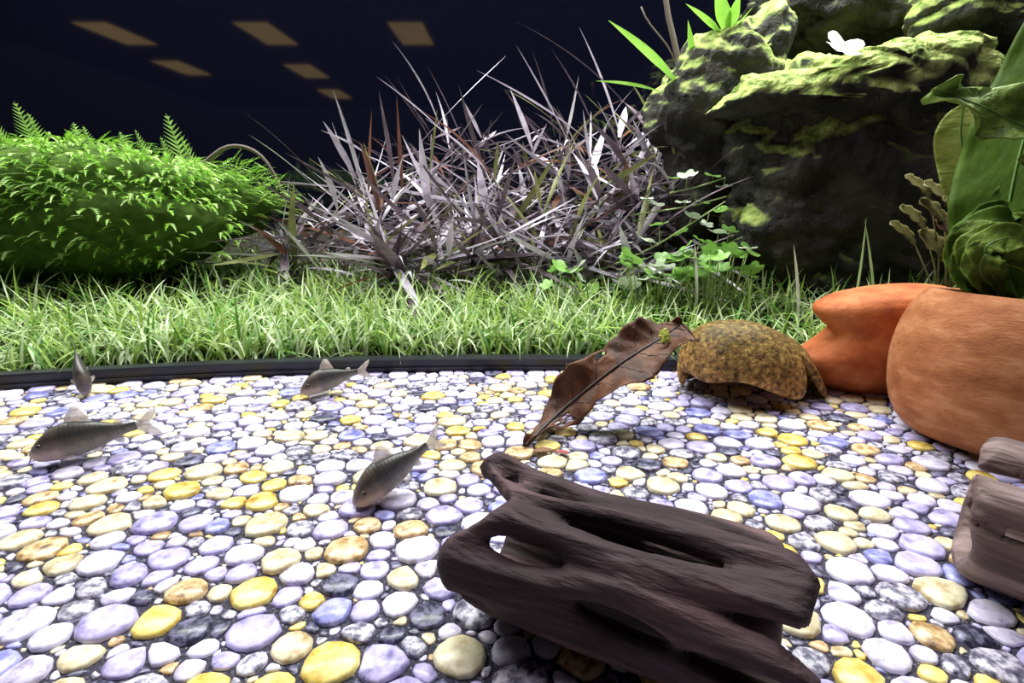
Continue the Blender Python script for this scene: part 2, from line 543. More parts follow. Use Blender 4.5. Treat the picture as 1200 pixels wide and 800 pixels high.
# the long single leaves that stand clear of the thicket
strays = [(428, 235, 390, 108, .62, 0, .008), (520, 165, 456, 50, .70, 0, .004), (525, 160, 442, 92, .70, 0, .004), (495, 165, 592, 68, .70, 0, .0045), (690, 165, 560, 86, .70, 0, .0045),
          (665, 165, 605, 55, .72, 0, .004), (755, 150, 602, 32, .72, 1, .0035), (728, 165, 678, 35, .74, 0, .0055), (545, 175, 500, 80, .72, 1, .003), (372, 222, 292, 160, .64, 0, .004),
          (378, 218, 283, 133, .66, 1, .003), (440, 190, 376, 155, .62, 0, .005), (620, 150, 555, 175, .66, 0, .004), (395, 245, 372, 185, .58, 0, .009), (460, 235, 472, 185, .56, 0, .009),
          (690, 190, 745, 105, .70, 0, .004), (720, 220, 768, 110, .68, 0, .005), (650, 160, 622, 60, .74, 1, .0035), (700, 160, 645, 60, .74, 1, .0035), (378, 325, 325, 262, .52, 0, .010),
          (526, 300, 532, 250, .54, 0, .011), (440, 290, 450, 245, .54, 0, .007), (555, 320, 580, 285, .54, 0, .008), (650, 290, 672, 240, .55, 0, .009), (690, 300, 742, 285, .52, 0, .010),
          (660, 300, 700, 240, .53, 0, .007), (560, 335, 525, 330, .47, 0, .009), (800, 110, 775, 70, .70, 0, .006), (432, 225, 436, 130, .66, 2, .006), (472, 230, 465, 115, .66, 2, .006)]
tt = [o for o in COL.objects if o.name.startswith('strap_leaf_plant')]
for x0, y0, x1, y1, Y, mi, wd in strays:
    a, b = at(x0, y0, Y), at(x1, y1, Y - 0.02)
    t = min(tt, key=lambda o: (o.location.xy - a.xy).length)
    d = b - a; ln = d.length
    az = math.atan2(d.y, d.x); e = math.asin(d.z / ln)
    cu = R(rnd.uniform(5, 30))
    v, f = ribbon((0, 0, 0), az, e + cu / 2, ln * 1.02, wd, cu, 8, fold=0.25, twist=R(rnd.uniform(20, 60)))
    obj('leaf', mesh('long_leaf', v, f, [LM[mi]]), t, a - t.location)

# ------------------------------------------------------------------ rocks at the right
def rockmat(name, mosslo=0.25, mosshi=0.6):
    m = bpy.data.materials.new(name); m.use_nodes = True
    nt = m.node_tree; N = nt.nodes; L = nt.links; b = N['Principled BSDF']
    tc = N.new('ShaderNodeTexCoord')
    n1 = N.new('ShaderNodeTexNoise'); n1.inputs['Scale'].default_value = 26; n1.inputs['Detail'].default_value = 8
    n2 = N.new('ShaderNodeTexNoise'); n2.inputs['Scale'].default_value = 17; n2.inputs['Detail'].default_value = 6
    n3 = N.new('ShaderNodeTexNoise'); n3.inputs['Scale'].default_value = 85; n3.inputs['Detail'].default_value = 5
    for n_ in (n1, n2, n3): L.new(tc.outputs['Object'], n_.inputs['Vector'])
    rk = N.new('ShaderNodeValToRGB'); rk.color_ramp.elements[0].position = 0.35; rk.color_ramp.elements[1].position = 0.7
    rk.color_ramp.elements[0].color = (0.010, 0.010, 0.009, 1); rk.color_ramp.elements[1].color = (0.055, 0.052, 0.042, 1)
    ms = N.new('ShaderNodeValToRGB'); ms.color_ramp.elements[0].position = 0.3; ms.color_ramp.elements[1].position = 0.7
    ms.color_ramp.elements[0].color = (0.12, 0.20, 0.025, 1); ms.color_ramp.elements[1].color = (0.58, 0.68, 0.20, 1)
    L.new(n1.outputs['Fac'], rk.inputs['Fac']); L.new(n3.outputs['Fac'], ms.inputs['Fac'])
    g = N.new('ShaderNodeNewGeometry'); sp = N.new('ShaderNodeSeparateXYZ'); L.new(g.outputs['Normal'], sp.inputs[0])
    ad = N.new('ShaderNodeMath'); ad.operation = 'MULTIPLY_ADD'; ad.inputs[1].default_value = 0.9
    L.new(n2.outputs['Fac'], ad.inputs[0]); L.new(sp.outputs['Z'], ad.inputs[2])
    mr = N.new('ShaderNodeMapRange'); mr.inputs['From Min'].default_value = mosslo + 0.45; mr.inputs['From Max'].default_value = mosshi + 0.45
    L.new(ad.outputs[0], mr.inputs['Value'])
    mx = N.new('ShaderNodeMix'); mx.data_type = 'RGBA'
    L.new(mr.outputs[0], mx.inputs['Factor']); L.new(rk.outputs[0], mx.inputs['A']); L.new(ms.outputs[0], mx.inputs['B'])
    L.new(mx.outputs['Result'], b.inputs['Base Color'])
    bp = N.new('ShaderNodeBump'); bp.inputs['Strength'].default_value = 1.0; bp.inputs['Distance'].default_value = 0.008
    L.new(n3.outputs['Fac'], bp.inputs['Height']); L.new(bp.outputs[0], b.inputs['Normal'])
    b.inputs['Roughness'].default_value = 0.75; b.inputs['Specular IOR Level'].default_value = 0.3
    return m


M['rock'] = rockmat('mossy_rock')
M['rock_top'] = rockmat('very_mossy_rock', -0.15, 0.25)


def rock(name, pxs, Y, depth, m, seed, amp=0.16, sub=6, label=None, zmin=None, lean=0.0):
    """boulder whose outline in elevation is the polygon pxs (pixels at depth Y), with a body depth and craggy faces"""
    P = [at(x, y, Y) for x, y in pxs]
    c = sum(P, Vector()) / len(P)
    ang = [(math.atan2(p.z - c.z, p.x - c.x), math.hypot(p.z - c.z, p.x - c.x)) for p in P]
    ang.sort()
    A = np.array([a for a, _ in ang]); D = np.array([d for _, d in ang])
    A = np.concatenate([A - 2 * math.pi, A, A + 2 * math.pi]); D = np.concatenate([D, D, D])
    bm = bmesh.new(); bmesh.ops.create_icosphere(bm, subdivisions=sub, radius=1)
    off = Vector((seed * 3.1, seed * 1.7, seed * 0.9))
    for v in bm.verts:
        d = v.co.normalized()
        a = math.atan2(d.z, d.x); rr = float(np.interp(a, A, D))
        h = math.hypot(d.x, d.z)
        # boxier than an ellipsoid
        k = min(1.0, h ** 0.55); kd = math.copysign(abs(d.y) ** 0.7, d.y)
        p = Vector((math.cos(a) * rr * k, kd * depth, math.sin(a) * rr * k))
        q = (p + off) * 9
        rg = 1 - 2 * abs(noise.noise(q * 0.9)) + 0.5 * (1 - 2 * abs(noise.noise(q * 2.1 + Vector((7, 3, 1)))))
        fr = noise.fractal(q * 2.2, 0.9, 2.1, 5)
        # strata: steps that dip to the right
        st_ = (p.z + 0.25 * p.x) * 55 + 1.3 * noise.noise(q * 0.7)
        st_ = (st_ - math.floor(st_)); st_ = st_ * st_
        vd = noise.voronoi(q * 0.75)[0]
        p *= 1 + amp * (0.30 * rg + 0.52 * fr - (0.06 if name == 'pillar_rock' else 0.2) * st_ + 0.55 * (vd[1] - vd[0]) - 0.22)
        p.y += lean * p.z
        v.co = p
    if zmin is not None:
        for v in bm.verts: v.co.z = max(v.co.z, zmin - c.z)
    me = bpy.data.meshes.new(name); bm.to_mesh(me); bm.free(); me.materials.append(m)
    me.polygons.foreach_set('use_smooth', [True] * len(me.polygons))
    o = obj(name, me, loc=c)
    return tag(o, label, 'rock')


rock('boulder', [(848, 180), (842, 240), (855, 300), (885, 345), (990, 360), (1105, 350), (1135, 280), (1130, 190), (1110, 120), (1060, 85), (1000, 95), (940, 80), (880, 95), (860, 120)], 0.60, 0.10, M['rock'], 1,
     label='large dark craggy boulder behind the pots with moss along its upper ledges', zmin=0.02, amp=0.24)
rock('ledge_rock', [(850, 130), (880, 95), (935, 88), (1000, 75), (1040, 60), (1085, 50), (1130, 70), (1160, 110), (1130, 160), (1075, 150), (1000, 140), (930, 135)], 0.545, 0.06, M['rock_top'], 2, amp=0.30,
     label='yellow-green moss-covered ledge stone lying on top of the dark boulder')
rock('pillar_rock', [(790, 100), (830, 55), (870, 35), (900, 20), (905, 70), (880, 110), (850, 140), (850, 200), (840, 260), (800, 260), (788, 200)], 0.64, 0.06, M['rock'], 3, amp=0.42,
     label='narrow dark stone arm rising beside the strap-leaved plants, mossy along its top edge')
rock('top_rock', [(890, 40), (905, -20), (960, -60), (1100, -60), (1230, -30), (1240, 30), (1150, 45), (1080, 30), (1000, 55), (930, 60)], 0.70, 0.09, M['rock'], 4, amp=0.32,
     label='shadowed dark stone on the highest row with patches of green moss')
rock('back_rock', [(880, 345), (870, 200), (900, 80), (960, 30), (1060, 10), (1180, 15), (1250, 60), (1270, 200), (1270, 345)], 0.80, 0.09, M['rock'], 7, amp=0.22, zmin=0.03,
     label='tall shadowed rock standing behind the dark boulder against the black glass')
rock('mossy_stone', [(1090, 35), (1100, -10), (1150, -30), (1240, -20), (1250, 40), (1180, 50), (1130, 42)], 0.56, 0.05, M['rock_top'], 5, amp=0.35,
     label='green mossy stone overhanging the pale ledge behind the broad leaves')
rock('footing_stone', [(1085, 150), (1110, 125), (1150, 120), (1200, 160), (1200, 330), (1130, 340), (1115, 250), (1095, 190)], 0.53, 0.05, M['rock_top'], 6, amp=0.25, zmin=0.02,
     label='upright pale yellow-green stone face directly behind the big dark leaf')

# ------------------------------------------------------------------ terracotta pots
M['terra'] = mat('terracotta', [(0.28, (0.24, 0.075, 0.026)), (0.5, (0.40, 0.145, 0.056)), (0.72, (0.60, 0.28, 0.14))], 45, 0.75, 0.25, 0.5, 380, stretch=(1, 1, 2.4), detail=9, bdist=0.0009)
M['terra2'] = mat('terracotta_red', [(0.28, (0.22, 0.045, 0.014)), (0.5, (0.42, 0.11, 0.030)), (0.74, (0.60, 0.22, 0.075))], 45, 0.7, 0.3, 0.5, 340, detail=9, bdist=0.001)


def lathe(prof, n=72, wob=0.0, seed=0):
    V, Fc = [], []
    for i, (r, z) in enumerate(prof):
        for k in range(n):
            a = 2 * math.pi * k / n
            q = 1 + wob * noise.noise((math.cos(a) * 1.3 + seed, math.sin(a) * 1.3, z * 18))
            V.append((r * q * math.cos(a), r * q * math.sin(a), z))
        if i:
            for k in range(n):
                b = (i - 1) * n
                Fc.append((b + k, b + (k + 1) % n, b + n + (k + 1) % n, b + n + k))
    return V, Fc


PC = Vector((0.281, 0.249, 0))
pot = empty('planted_pot', PC, 'round-bellied terracotta pot standing upright with broad green leaves growing from it', 'pot')
prof = [(0.0005, 0.0), (0.034, 0.0), (0.040, 0.002), (0.0455, 0.008), (0.0500, 0.018), (0.0530, 0.032), (0.0546, 0.046), (0.0542, 0.058), (0.0525, 0.068), (0.0495, 0.0765), (0.0460, 0.0825), (0.0438, 0.0846),
        (0.0410, 0.0846), (0.0398, 0.0830), (0.041, 0.075), (0.044, 0.067), (0.0465, 0.056), (0.0465, 0.04), (0.036, 0.02), (0.0005, 0.016)]
pp = np.array(prof)
pd = []
for i in range(len(pp) - 1):
    for k in range(3):
        t = k / 3
        p0, p1, p2, p3 = pp[max(i - 1, 0)], pp[i], pp[i + 1], pp[min(i + 2, len(pp) - 1)]
        q = 0.5 * (2 * p1 + (p2 - p0) * t + (2 * p0 - 5 * p1 + 4 * p2 - p3) * t * t + (3 * p1 - p0 - 3 * p2 + p3) * t ** 3)
        pd.append((max(float(q[0]), 0.0004), max(float(q[1]), 0.0)))
pd.append(prof[-1])
pot.rotation_mode = 'QUATERNION'
pot.rotation_quaternion = Matrix.Rotation(R(6), 3, Vector((-0.66, 0.75, 0))).to_quaternion()
pot.location.z = 0.0022
obj('pot_body', clean(mesh('pot', *lathe(pd, 80, 0.02), [M['terra']])), pot)
obj('pot_soil', clean(mesh('pot_soil', *lathe([(0.0004, 0.079), (0.022, 0.0795), (0.0412, 0.0770)], 40, 0.03), [M['soil']])), pot)

# oval pot with a notch pinched into its end, beside the coconut shell
NA, NZ = 96, 60
b0 = Vector((0.2665, 0.330, 0))
PR = [(0.0, 0.020), (0.002, 0.027), (0.008, 0.038), (0.016, 0.0475), (0.026, 0.0535), (0.036, 0.0540), (0.048, 0.0525), (0.058, 0.0520), (0.065, 0.0505), (0.0705, 0.0465), (0.0745, 0.040), (0.077, 0.028), (0.078, 0.0)]
zz_ = np.array([p[0] for p in PR]); rr_ = np.array([p[1] for p in PR])
arc = np.concatenate([[0], np.cumsum(np.hypot(np.diff(zz_), np.diff(rr_)))]); arc /= arc[-1]
V, Fc = [], []
for i in range(NZ + 1):
    z = float(np.interp(i / NZ, arc, zz_)); r = float(np.interp(i / NZ, arc, rr_))
    for k in range(NA):
        a = 2 * math.pi * k / NA
        x, y = math.cos(a), math.sin(a) * 0.53
        dg = (math.degrees(a) - 172 + 180) % 360 - 180
        dent = math.exp(-(dg / 52) ** 2)
        vz = max(0.0, 1 - abs(z - 0.0500) / 0.0185)
        vz = vz ** 1.1
        q = r * (1 - 0.46 * dent * vz)
        q *= 1 + 0.015 * noise.noise((x * 2, y * 2, z * 30))
        tilt = 0.006 * (x * r / 0.05)
        V.append((x * q, y * q, max(0.0, z + tilt * min(1, z / 0.05))))
    if i:
        for k in range(NA):
            q = (i - 1) * NA
            Fc.append((q + k, q + (k + 1) % NA, q + NA + (k + 1) % NA, q + NA + k))
Fc.append(tuple(range(NA - 1, -1, -1)))
tag(obj('notched_pot', clean(mesh('notched_pot', V, Fc, [M['terra2']])), loc=b0),
    'reddish terracotta pot with a deep notch in its side, next to the coconut shell', 'pot')

# ------------------------------------------------------------------ coconut shell
M['coco'] = mat('coconut', [(0.34, (0.030, 0.014, 0.005)), (0.46, (0.20, 0.10, 0.028)), (0.56, (0.38, 0.20, 0.06)), (0.68, (0.66, 0.44, 0.15))], 300, 0.6, 0.35, 0.6, 420, detail=9, bdist=0.0012)
_n = M['coco'].node_tree                       # an olive film of algae, thicker on the crown
_b = _n.nodes['Principled BSDF']; _l = _b.inputs['Base Color'].links[0].from_socket
_t = _n.nodes.new('ShaderNodeTexCoord'); _s = _n.nodes.new('ShaderNodeSeparateXYZ'); _n.links.new(_t.outputs['Object'], _s.inputs[0])
_z = _n.nodes.new('ShaderNodeTexNoise'); _z.inputs['Scale'].default_value = 55; _z.inputs['Detail'].default_value = 8; _n.links.new(_t.outputs['Object'], _z.inputs['Vector'])
_m = _n.nodes.new('ShaderNodeMath'); _m.operation = 'MULTIPLY_ADD'; _m.inputs[1].default_value = 0.06; _n.links.new(_z.outputs['Fac'], _m.inputs[0]); _n.links.new(_s.outputs['Z'], _m.inputs[2])
_r = _n.nodes.new('ShaderNodeMapRange'); _r.inputs['From Min'].default_value = 0.050; _r.inputs['From Max'].default_value = 0.078; _r.inputs['To Max'].default_value = 0.8; _n.links.new(_m.outputs[0], _r.inputs['Value'])
_x = _n.nodes.new('ShaderNodeMix'); _x.data_type = 'RGBA'; _x.blend_type = 'MULTIPLY'; _x.inputs['B'].default_value = (0.40, 0.50, 0.16, 1)
_n.links.new(_r.outputs[0], _x.inputs['Factor']); _n.links.new(_l, _x.inputs['A']); _n.links.new(_x.outputs['Result'], _b.inputs['Base Color'])
CC = Vector((0.176, 0.3215, 0.0))
NA, NS = 120, 30
V, Fc = [], []
for inner in (0, 1):
    for i in range(NS + 1):
        for k in range(NA):
            a = 2 * math.pi * k / NA
            dg = (math.degrees(a) + 180) % 360 - 180
            # lower edge: worn, with one arched entrance at the right front
            lo = 0.03 + 0.03 * math.sin(a * 3 + 1) * math.sin(a * 2) + 0.20 * math.exp(-((dg + 108) / 42) ** 2) + 0.38 * math.exp(-((dg + 42) / 13) ** 2) + 0.16 * math.exp(-((dg + 170) / 28) ** 2)
            t = lo + (1 - lo) * i / NS
            ph = t * math.pi / 2
            edge = min(1, i / 2.0)
            th = 0.0022 * math.sqrt(1 - (1 - edge) ** 2)
            k1 = 1 + (-th if inner else th) / 0.045
            sx = 0.0505 * (1 + 0.05 * math.cos(a)); sy = 0.0355
            r = max(0.0, math.cos(ph)) ** 0.82
            x, y, z = sx * r * math.cos(a), sy * r * math.sin(a), 0.052 * math.sin(ph)
            x -= 0.34 * z
            nn = 1 + 0.035 * noise.noise((x * 40, y * 40, z * 40))
            V.append((x * k1 * nn, y * k1 * nn, z * k1 * nn))
for L_ in (0, 1):
    o0 = L_ * (NS + 1) * NA
    for i in range(NS):
        for k in range(NA):
            q = (o0 + i * NA + k, o0 + i * NA + (k + 1) % NA, o0 + (i + 1) * NA + (k + 1) % NA, o0 + (i + 1) * NA + k)
            Fc.append(q)
coco = tag(obj('coconut_shell', clean(mesh('coconut_shell', V, Fc, [M['coco']])), loc=CC, rot=(0, R(3), 0)), 'half coconut shell with an arched entrance, speckled brown and olive, lying dome up', 'shell')

# ------------------------------------------------------------------ dead leaf leaning on the coconut
M['dead'] = mat('dead_leaf', [(0.28, (0.03, 0.009, 0.004)), (0.5, (0.12, 0.042, 0.016)), (0.72, (0.24, 0.10, 0.045))], 70, 0.55, 0.4, 0.8, 160, trans=0.30, detail=6, bdist=0.0015)
M['rib'] = plain('leaf_midrib', (0.025, 0.01, 0.008), 0.5)
A = pz(614, 524, 0.0015); B = at(799, 379, 0.296)
ctrl = [A, pz(660, 480, 0.013), at(725, 428, 0.272), at(775, 396, 0.287), B]
def cr(ps, t):
    n_ = len(ps) - 1; u = t * n_; i = min(int(u), n_ - 1); u -= i
    p0, p1, p2, p3 = ps[max(i - 1, 0)], ps[i], ps[i + 1], ps[min(i + 2, n_)]
    return 0.5 * ((2 * p1) + (p2 - p0) * u + (2 * p0 - 5 * p1 + 4 * p2 - p3) * u * u + (3 * p1 - p0 - 3 * p2 + p3) * u ** 3)
dl = empty('dead_leaf', A, 'large curled dead brown leaf leaning its tip on the coconut shell', 'leaf')
NL, NW = 60, 9
up_w = [(0, 0.0006), (.10, .003), (.22, .010), (.32, .0165), (.45, .0155), (.55, .017), (.68, .0165), (.80, .014), (.92, .006), (1, .0006)]
dn_w = [(0, 0.0006), (.10, .006), (.20, .012), (.30, .0135), (.42, .0165), (.55, .021), (.68, .0165), (.80, .0175), (.92, .016), (1, .0008)]
V, Fc, RB = [], [], []
view = Vector((0, 0, CAMH))
for i in range(NL + 1):
    t = i / NL
    p = cr(ctrl, t); d = (cr(ctrl, min(1, t + .02)) - cr(ctrl, max(0, t - .02))).normalized()
    nrm = Vector((-0.45, -0.75, 0.85)); nrm = (nrm - d * nrm.dot(d)).normalized()
    side = nrm.cross(d).normalized()             # towards the upper left
    if side.z < 0: side = -side
    RB.append(p + nrm * 0.0004 - A)
    wu = float(np.interp(t, *zip(*up_w))); wl = float(np.interp(t, *zip(*dn_w)))
    for k in range(-NW, NW + 1):
        q = abs(k) / NW; wd = (wu if k > 0 else wl)
        jag = 1 + 0.10 * noise.noise((t * 16, k * 0.02 + (3 if k > 0 else 8), 0)) + 0.07 * noise.noise((t * 50, 4 if k > 0 else 9, 0))
        off = side * (math.copysign(1, k) * q * wd * jag)
        wave = 0.0055 * q * q * math.sin(t * 19 + (1.2 if k > 0 else 0)) + 0.006 * q ** 1.5 * (wd / 0.02) + 0.0012 * math.sin(t * 75 + q * 5) * q
        pt = p + off + nrm * wave
        pt.z = max(pt.z, 0.0012)
        V.append(pt - A)
W_ = 2 * NW + 1
hr = random.Random(4)
for i in range(NL):
    for k in range(W_ - 1):
        t = i / NL
        kk = k - NW
        if t < 0.24 and -8 < kk < -3 and hr.random() < 0.5: continue       # rotted lace near the stalk end
        if kk in (6, 7) and 27 <= i <= 29: continue
        Fc.append((i * W_ + k, i * W_ + k + 1, (i + 1) * W_ + k + 1, (i + 1) * W_ + k))
bl = obj('blade', mesh('blade', V, Fc, [M['dead']]), dl)
sm = bl.modifiers.new('thickness', 'SOLIDIFY'); sm.thickness = 0.0005
obj('midrib', mesh('midrib', *tube(RB, 0.0014, 0.0007, 8), [M['rib']]), dl)
for j, t in enumerate(np.linspace(0.12, 0.9, 9)):
    for sgn in (-1, 1):
        i0 = int(t * NL); path = []
        for k in range(0, NW):
            i1 = min(NL, i0 + int(k * 0.55))
            path.append(V[i1 * W_ + NW + sgn * k] + Vector((-.2, -.5, .6)) * 0.0006)
        obj('vein', mesh('vein', *tube(path, 0.00045, 0.0002, 5), [M['rib']]), dl)
M['algae'] = mat('algae_tuft', [(0.3, (0.30, 0.36, 0.03)), (0.7, (0.50, 0.52, 0.10))], 120, 0.6, 0.3, trans=0.2)
bm = bmesh.new(); bmesh.ops.create_icosphere(bm, subdivisions=3, radius=1)
for v in bm.verts:
    v.co *= 1 + 0.5 * noise.noise(v.co * 2.6)
    v.co = Vector((v.co.x * 0.0034, v.co.y * 0.0012, v.co.z * 0.0048))
me = bpy.data.meshes.new('algae_patch'); bm.to_mesh(me); bm.free(); me.materials.append(M['algae'])
obj('algae_patch', me, dl, at(779, 394, 0.279) - A, (R(-35), R(25), 0))['label'] = 'yellow-green algae patch'

# ------------------------------------------------------------------ hollow cactus-wood logs
M['wood'] = mat('log_wood', [(0.30, (0.012, 0.007, 0.008)), (0.5, (0.052, 0.032, 0.036)), (0.74, (0.21, 0.125, 0.13))], 75, 0.7, 0.2, 1.0, 170, stretch=(0.22, 1, 1), detail=10, bdist=0.003)
M['wood2'] = mat('log_wood_grey', [(0.30, (0.035, 0.022, 0.022)), (0.5, (0.15, 0.095, 0.09)), (0.72, (0.42, 0.31, 0.30))], 80, 0.65, 0.35, 1.0, 170, stretch=(0.14, 1, 1), detail=10, bdist=0.003)


def holed_log(name, P0, P1, Rr, holes, umin, umax, m, label, seed, t=0.0075, NU=170, NV=150, taper=0.0, bulges=()):
    """hollow log: u 0..1 along P0-P1, v degrees (0 top, negative towards the camera). holes: (u, v, half length m, half width m, slant)"""
    ax = P1 - P0; Ln = ax.length; ax.normalize()
    side = ax.cross(Vector((0, 0, 1))).normalized()      # camera-side direction test below
    if side.y > 0: side = -side
    upv = side.cross(ax); 
    if upv.z < 0: upv = -upv
    uu = np.linspace(-0.08, 1.08, NU); vv = np.linspace(-180, 180, NV, endpoint=False)
    U, Vv = np.meshgrid(uu, vv, indexing='ij')

    def sdf(U, Vv):
        d = np.full(U.shape, 1.0)
        for (hu, hv, a, b, sl) in holes:
            dv = (Vv - hv + 180) % 360 - 180
            x = (U - hu) * Ln; y = np.radians(dv) * Rr
            y = y - sl * x
            k = np.sqrt((x / a) ** 2 + (y / b) ** 2) + 1e-6
            d = np.minimum(d, (k - 1) * b * (0.55 + 0.45 * np.abs(y / b) / k + 0.45 * a / b * 0.15))
        e0 = (U - np.interp(Vv, *zip(*umin))) * Ln
        e1 = (np.interp(Vv, *zip(*umax)) - U) * Ln
        return np.minimum(d, np.minimum(e0, e1))
    D = sdf(U, Vv)
    # pull grid points just outside the wood onto its edge
    du = (uu[1] - uu[0]); dvv = vv[1] - vv[0]
    cellm = max(du * Ln, math.radians(dvv) * Rr)
    for _ in range(4):
        e = 0.15
        gu = (sdf(U + e * du, Vv) - sdf(U - e * du, Vv)) / (2 * e * du * Ln)
        gv = (sdf(U, Vv + e * dvv) - sdf(U, Vv - e * dvv)) / (2 * e * math.radians(dvv) * Rr)
        g2 = np.maximum(gu ** 2 + gv ** 2, 0.05)
        mv = np.where((D < 0) & (D > -1.3 * cellm), -D / g2, 0.0)
        mv = np.clip(mv, -cellm, cellm)
        U = U + mv * gu / Ln; Vv = Vv + np.degrees(mv * gv / Rr)
        D = sdf(U, Vv)
    keep = D > -0.25 * cellm
    edge = np.clip(D / (t * 0.75), 0, 1)
    rd = np.sqrt(1 - (1 - edge) ** 2) * 0.5
    fk = keep[:-1] & keep[1:] & np.roll(keep, -1, 1)[:-1] & np.roll(keep, -1, 1)[1:]
    full = np.zeros(keep.shape, bool)                       # points all of whose faces are kept
    f2 = fk & np.roll(fk, 1, 1)
    full[1:-1] = f2[:-1] & f2[1:]
    rd = np.where(full, rd, 0.0)
    V, Fc = [], []
    base = P0
    for inner in (0, 1):
        for i in range(NU):
            for k in range(NV):
                u, v = U[i, k], math.radians(Vv[i, k])
                q = Vector((u * Ln * 22 + seed, math.cos(v) * 1.6, math.sin(v) * 1.6))
                bump = 0.07 * noise.noise(q) + 0.05 * noise.noise(Vector((u * Ln * 30, math.cos(v) * 5, math.sin(v) * 5 + seed)))
                bl_ = sum(bb * math.exp(-((u - bu) / 0.10) ** 2 - ((((Vv[i, k] - bv + 180) % 360) - 180) / 28) ** 2) for bu, bv, bb in bulges)
                R0 = Rr * (1 + bump + taper * (u - 0.5)) + bl_
                R0 += Rr * 0.035 * noise.noise(Vector((u * Ln * 14, math.cos(v) * 9 + seed, math.sin(v) * 9))) + Rr * 0.02 * noise.noise(Vector((u * Ln * 60, math.cos(v) * 14, math.sin(v) * 14 + seed)))
                r = R0 - t / 2 + (-1 if inner else 1) * t * rd[i, k]
                p = base + ax * (u * Ln) + upv * (math.cos(v) * r) - side * (math.sin(v) * r)
                V.append(p)
    n2 = NU * NV
    for i in range(NU - 1):
        for k in range(NV):
            k2 = (k + 1) % NV
            if keep[i, k] and keep[i + 1, k] and keep[i, k2] and keep[i + 1, k2]:
                a, b, c, d = i * NV + k, i * NV + k2, (i + 1) * NV + k2, (i + 1) * NV + k
                Fc.append((a, b, c, d)); Fc.append((d + n2, c + n2, b + n2, a + n2))
    ctr = (P0 + P1) / 2
    used = set(q for f in Fc for q in f)
    zl = min(V[q].z for q in used)
    # local frame with x along the log so the grain runs with it
    Mx = Matrix((ax, -side, upv)).transposed().to_4x4(); Mx.translation = Vector((ctr.x, ctr.y, ctr.z - zl + 0.0012))
    inv = Mx.inverted()
    sh = Vector((0, 0, -zl + 0.0012))
    me = mesh(name, [inv @ (v + sh) for v in V], Fc, [m])
    bm = bmesh.new(); bm.from_mesh(me)
    bmesh.ops.delete(bm, geom=[v for v in bm.verts if not v.link_faces], context='VERTS')
    bmesh.ops.remove_doubles(bm, verts=bm.verts, dist=0.00006)
    for _ in range(2):
        bmesh.ops.smooth_vert(bm, verts=bm.verts, factor=0.4, use_axis_x=True, use_axis_y=True, use_axis_z=True)
    bmesh.ops.recalc_face_normals(bm, faces=bm.faces)
    bm.to_mesh(me); bm.free()
    me.polygons.foreach_set('use_smooth', [True] * len(me.polygons)); me.update()
    o = obj(name, me); o.matrix_world = Mx
    return tag(o, label, 'log')


P0 = pz(566, 622, 0.024); P1 = pz(930, 745, 0.024)
holes = [(0.57, -16, 0.024, 0.0033, 0.03), (0.25, -54, 0.0125, 0.0036, 0.03), (0.56, -84, 0.013, 0.0036, -0.10), (0.10, 10, 0.0034, 0.0018, 0.1), (0.27, 7, 0.0082, 0.0020, 0.05),
         (0.05, -108, 0.0050, 0.0016, 0.2), (0.95, -50, 0.013, 0.0022, 0.0), (0.93, -88, 0.020, 0.0032, 0), (0.88, 22, 0.009, 0.0018, 0), (0.7, 75, 0.016, 0.003, 0),
         (0.35, 110, 0.016, 0.003, 0), (0.25, 50, 0.004, 0.002, 0)]
um = [(-180, 0.03), (-120, 0.02), (-85, -0.045), (-62, -0.02), (-40, 0.09), (-18, 0.14), (-4, 0.07), (12, -0.04), (40, -0.03), (80, 0.06), (120, 0.02), (180, 0.03)]
ux = [(-180, 1.0), (-120, 1.03), (-95, 1.06), (-70, 1.03), (-55, 0.93), (-40, 1.0), (-5, 1.03), (15, 0.98), (40, 0.96), (80, 1.0), (180, 1.0)]
holed_log('cactus_log', P0, P1, 0.0235, holes, um, ux, M['wood'], 'dark purplish-brown hollow cactus-wood log full of oval holes lying before the dead leaf', 2.0,
          t=0.0085, bulges=((0.02, 20, 0.003), (0.0, -80, 0.004), (0.18, -85, 0.002), (0.12, -40, 0.003)))
P0 = pz(1130, 586, 0.028); P1 = pz(1320, 648, 0.028)
holes = [(0.26, -34, 0.020, 0.0020, 0.0), (0.10, 20, 0.008, 0.0018, 0.1), (0.55, -80, 0.022, 0.0022, 0), (0.75, -30, 0.02, 0.003, 0), (0.3, 80, 0.018, 0.004, 0), (0.7, 120, 0.02, 0.004, 0)]
um = [(-180, 0.02), (-110, 0.12), (-80, 0.04), (-40, 0.0), (-5, -0.01), (10, 0.02), (20, 0.10), (28, 0.12), (36, 0.04), (60, 0.04), (120, 0.02), (180, 0.02)]
holed_log('weathered_log', P0, P1, 0.0270, holes, um, [(-180, 1.0), (180, 1.0)], M['wood2'], 'paler grey-brown fibrous cactus-wood log resting in front of the round-bellied pot', 9.0, t=0.008)

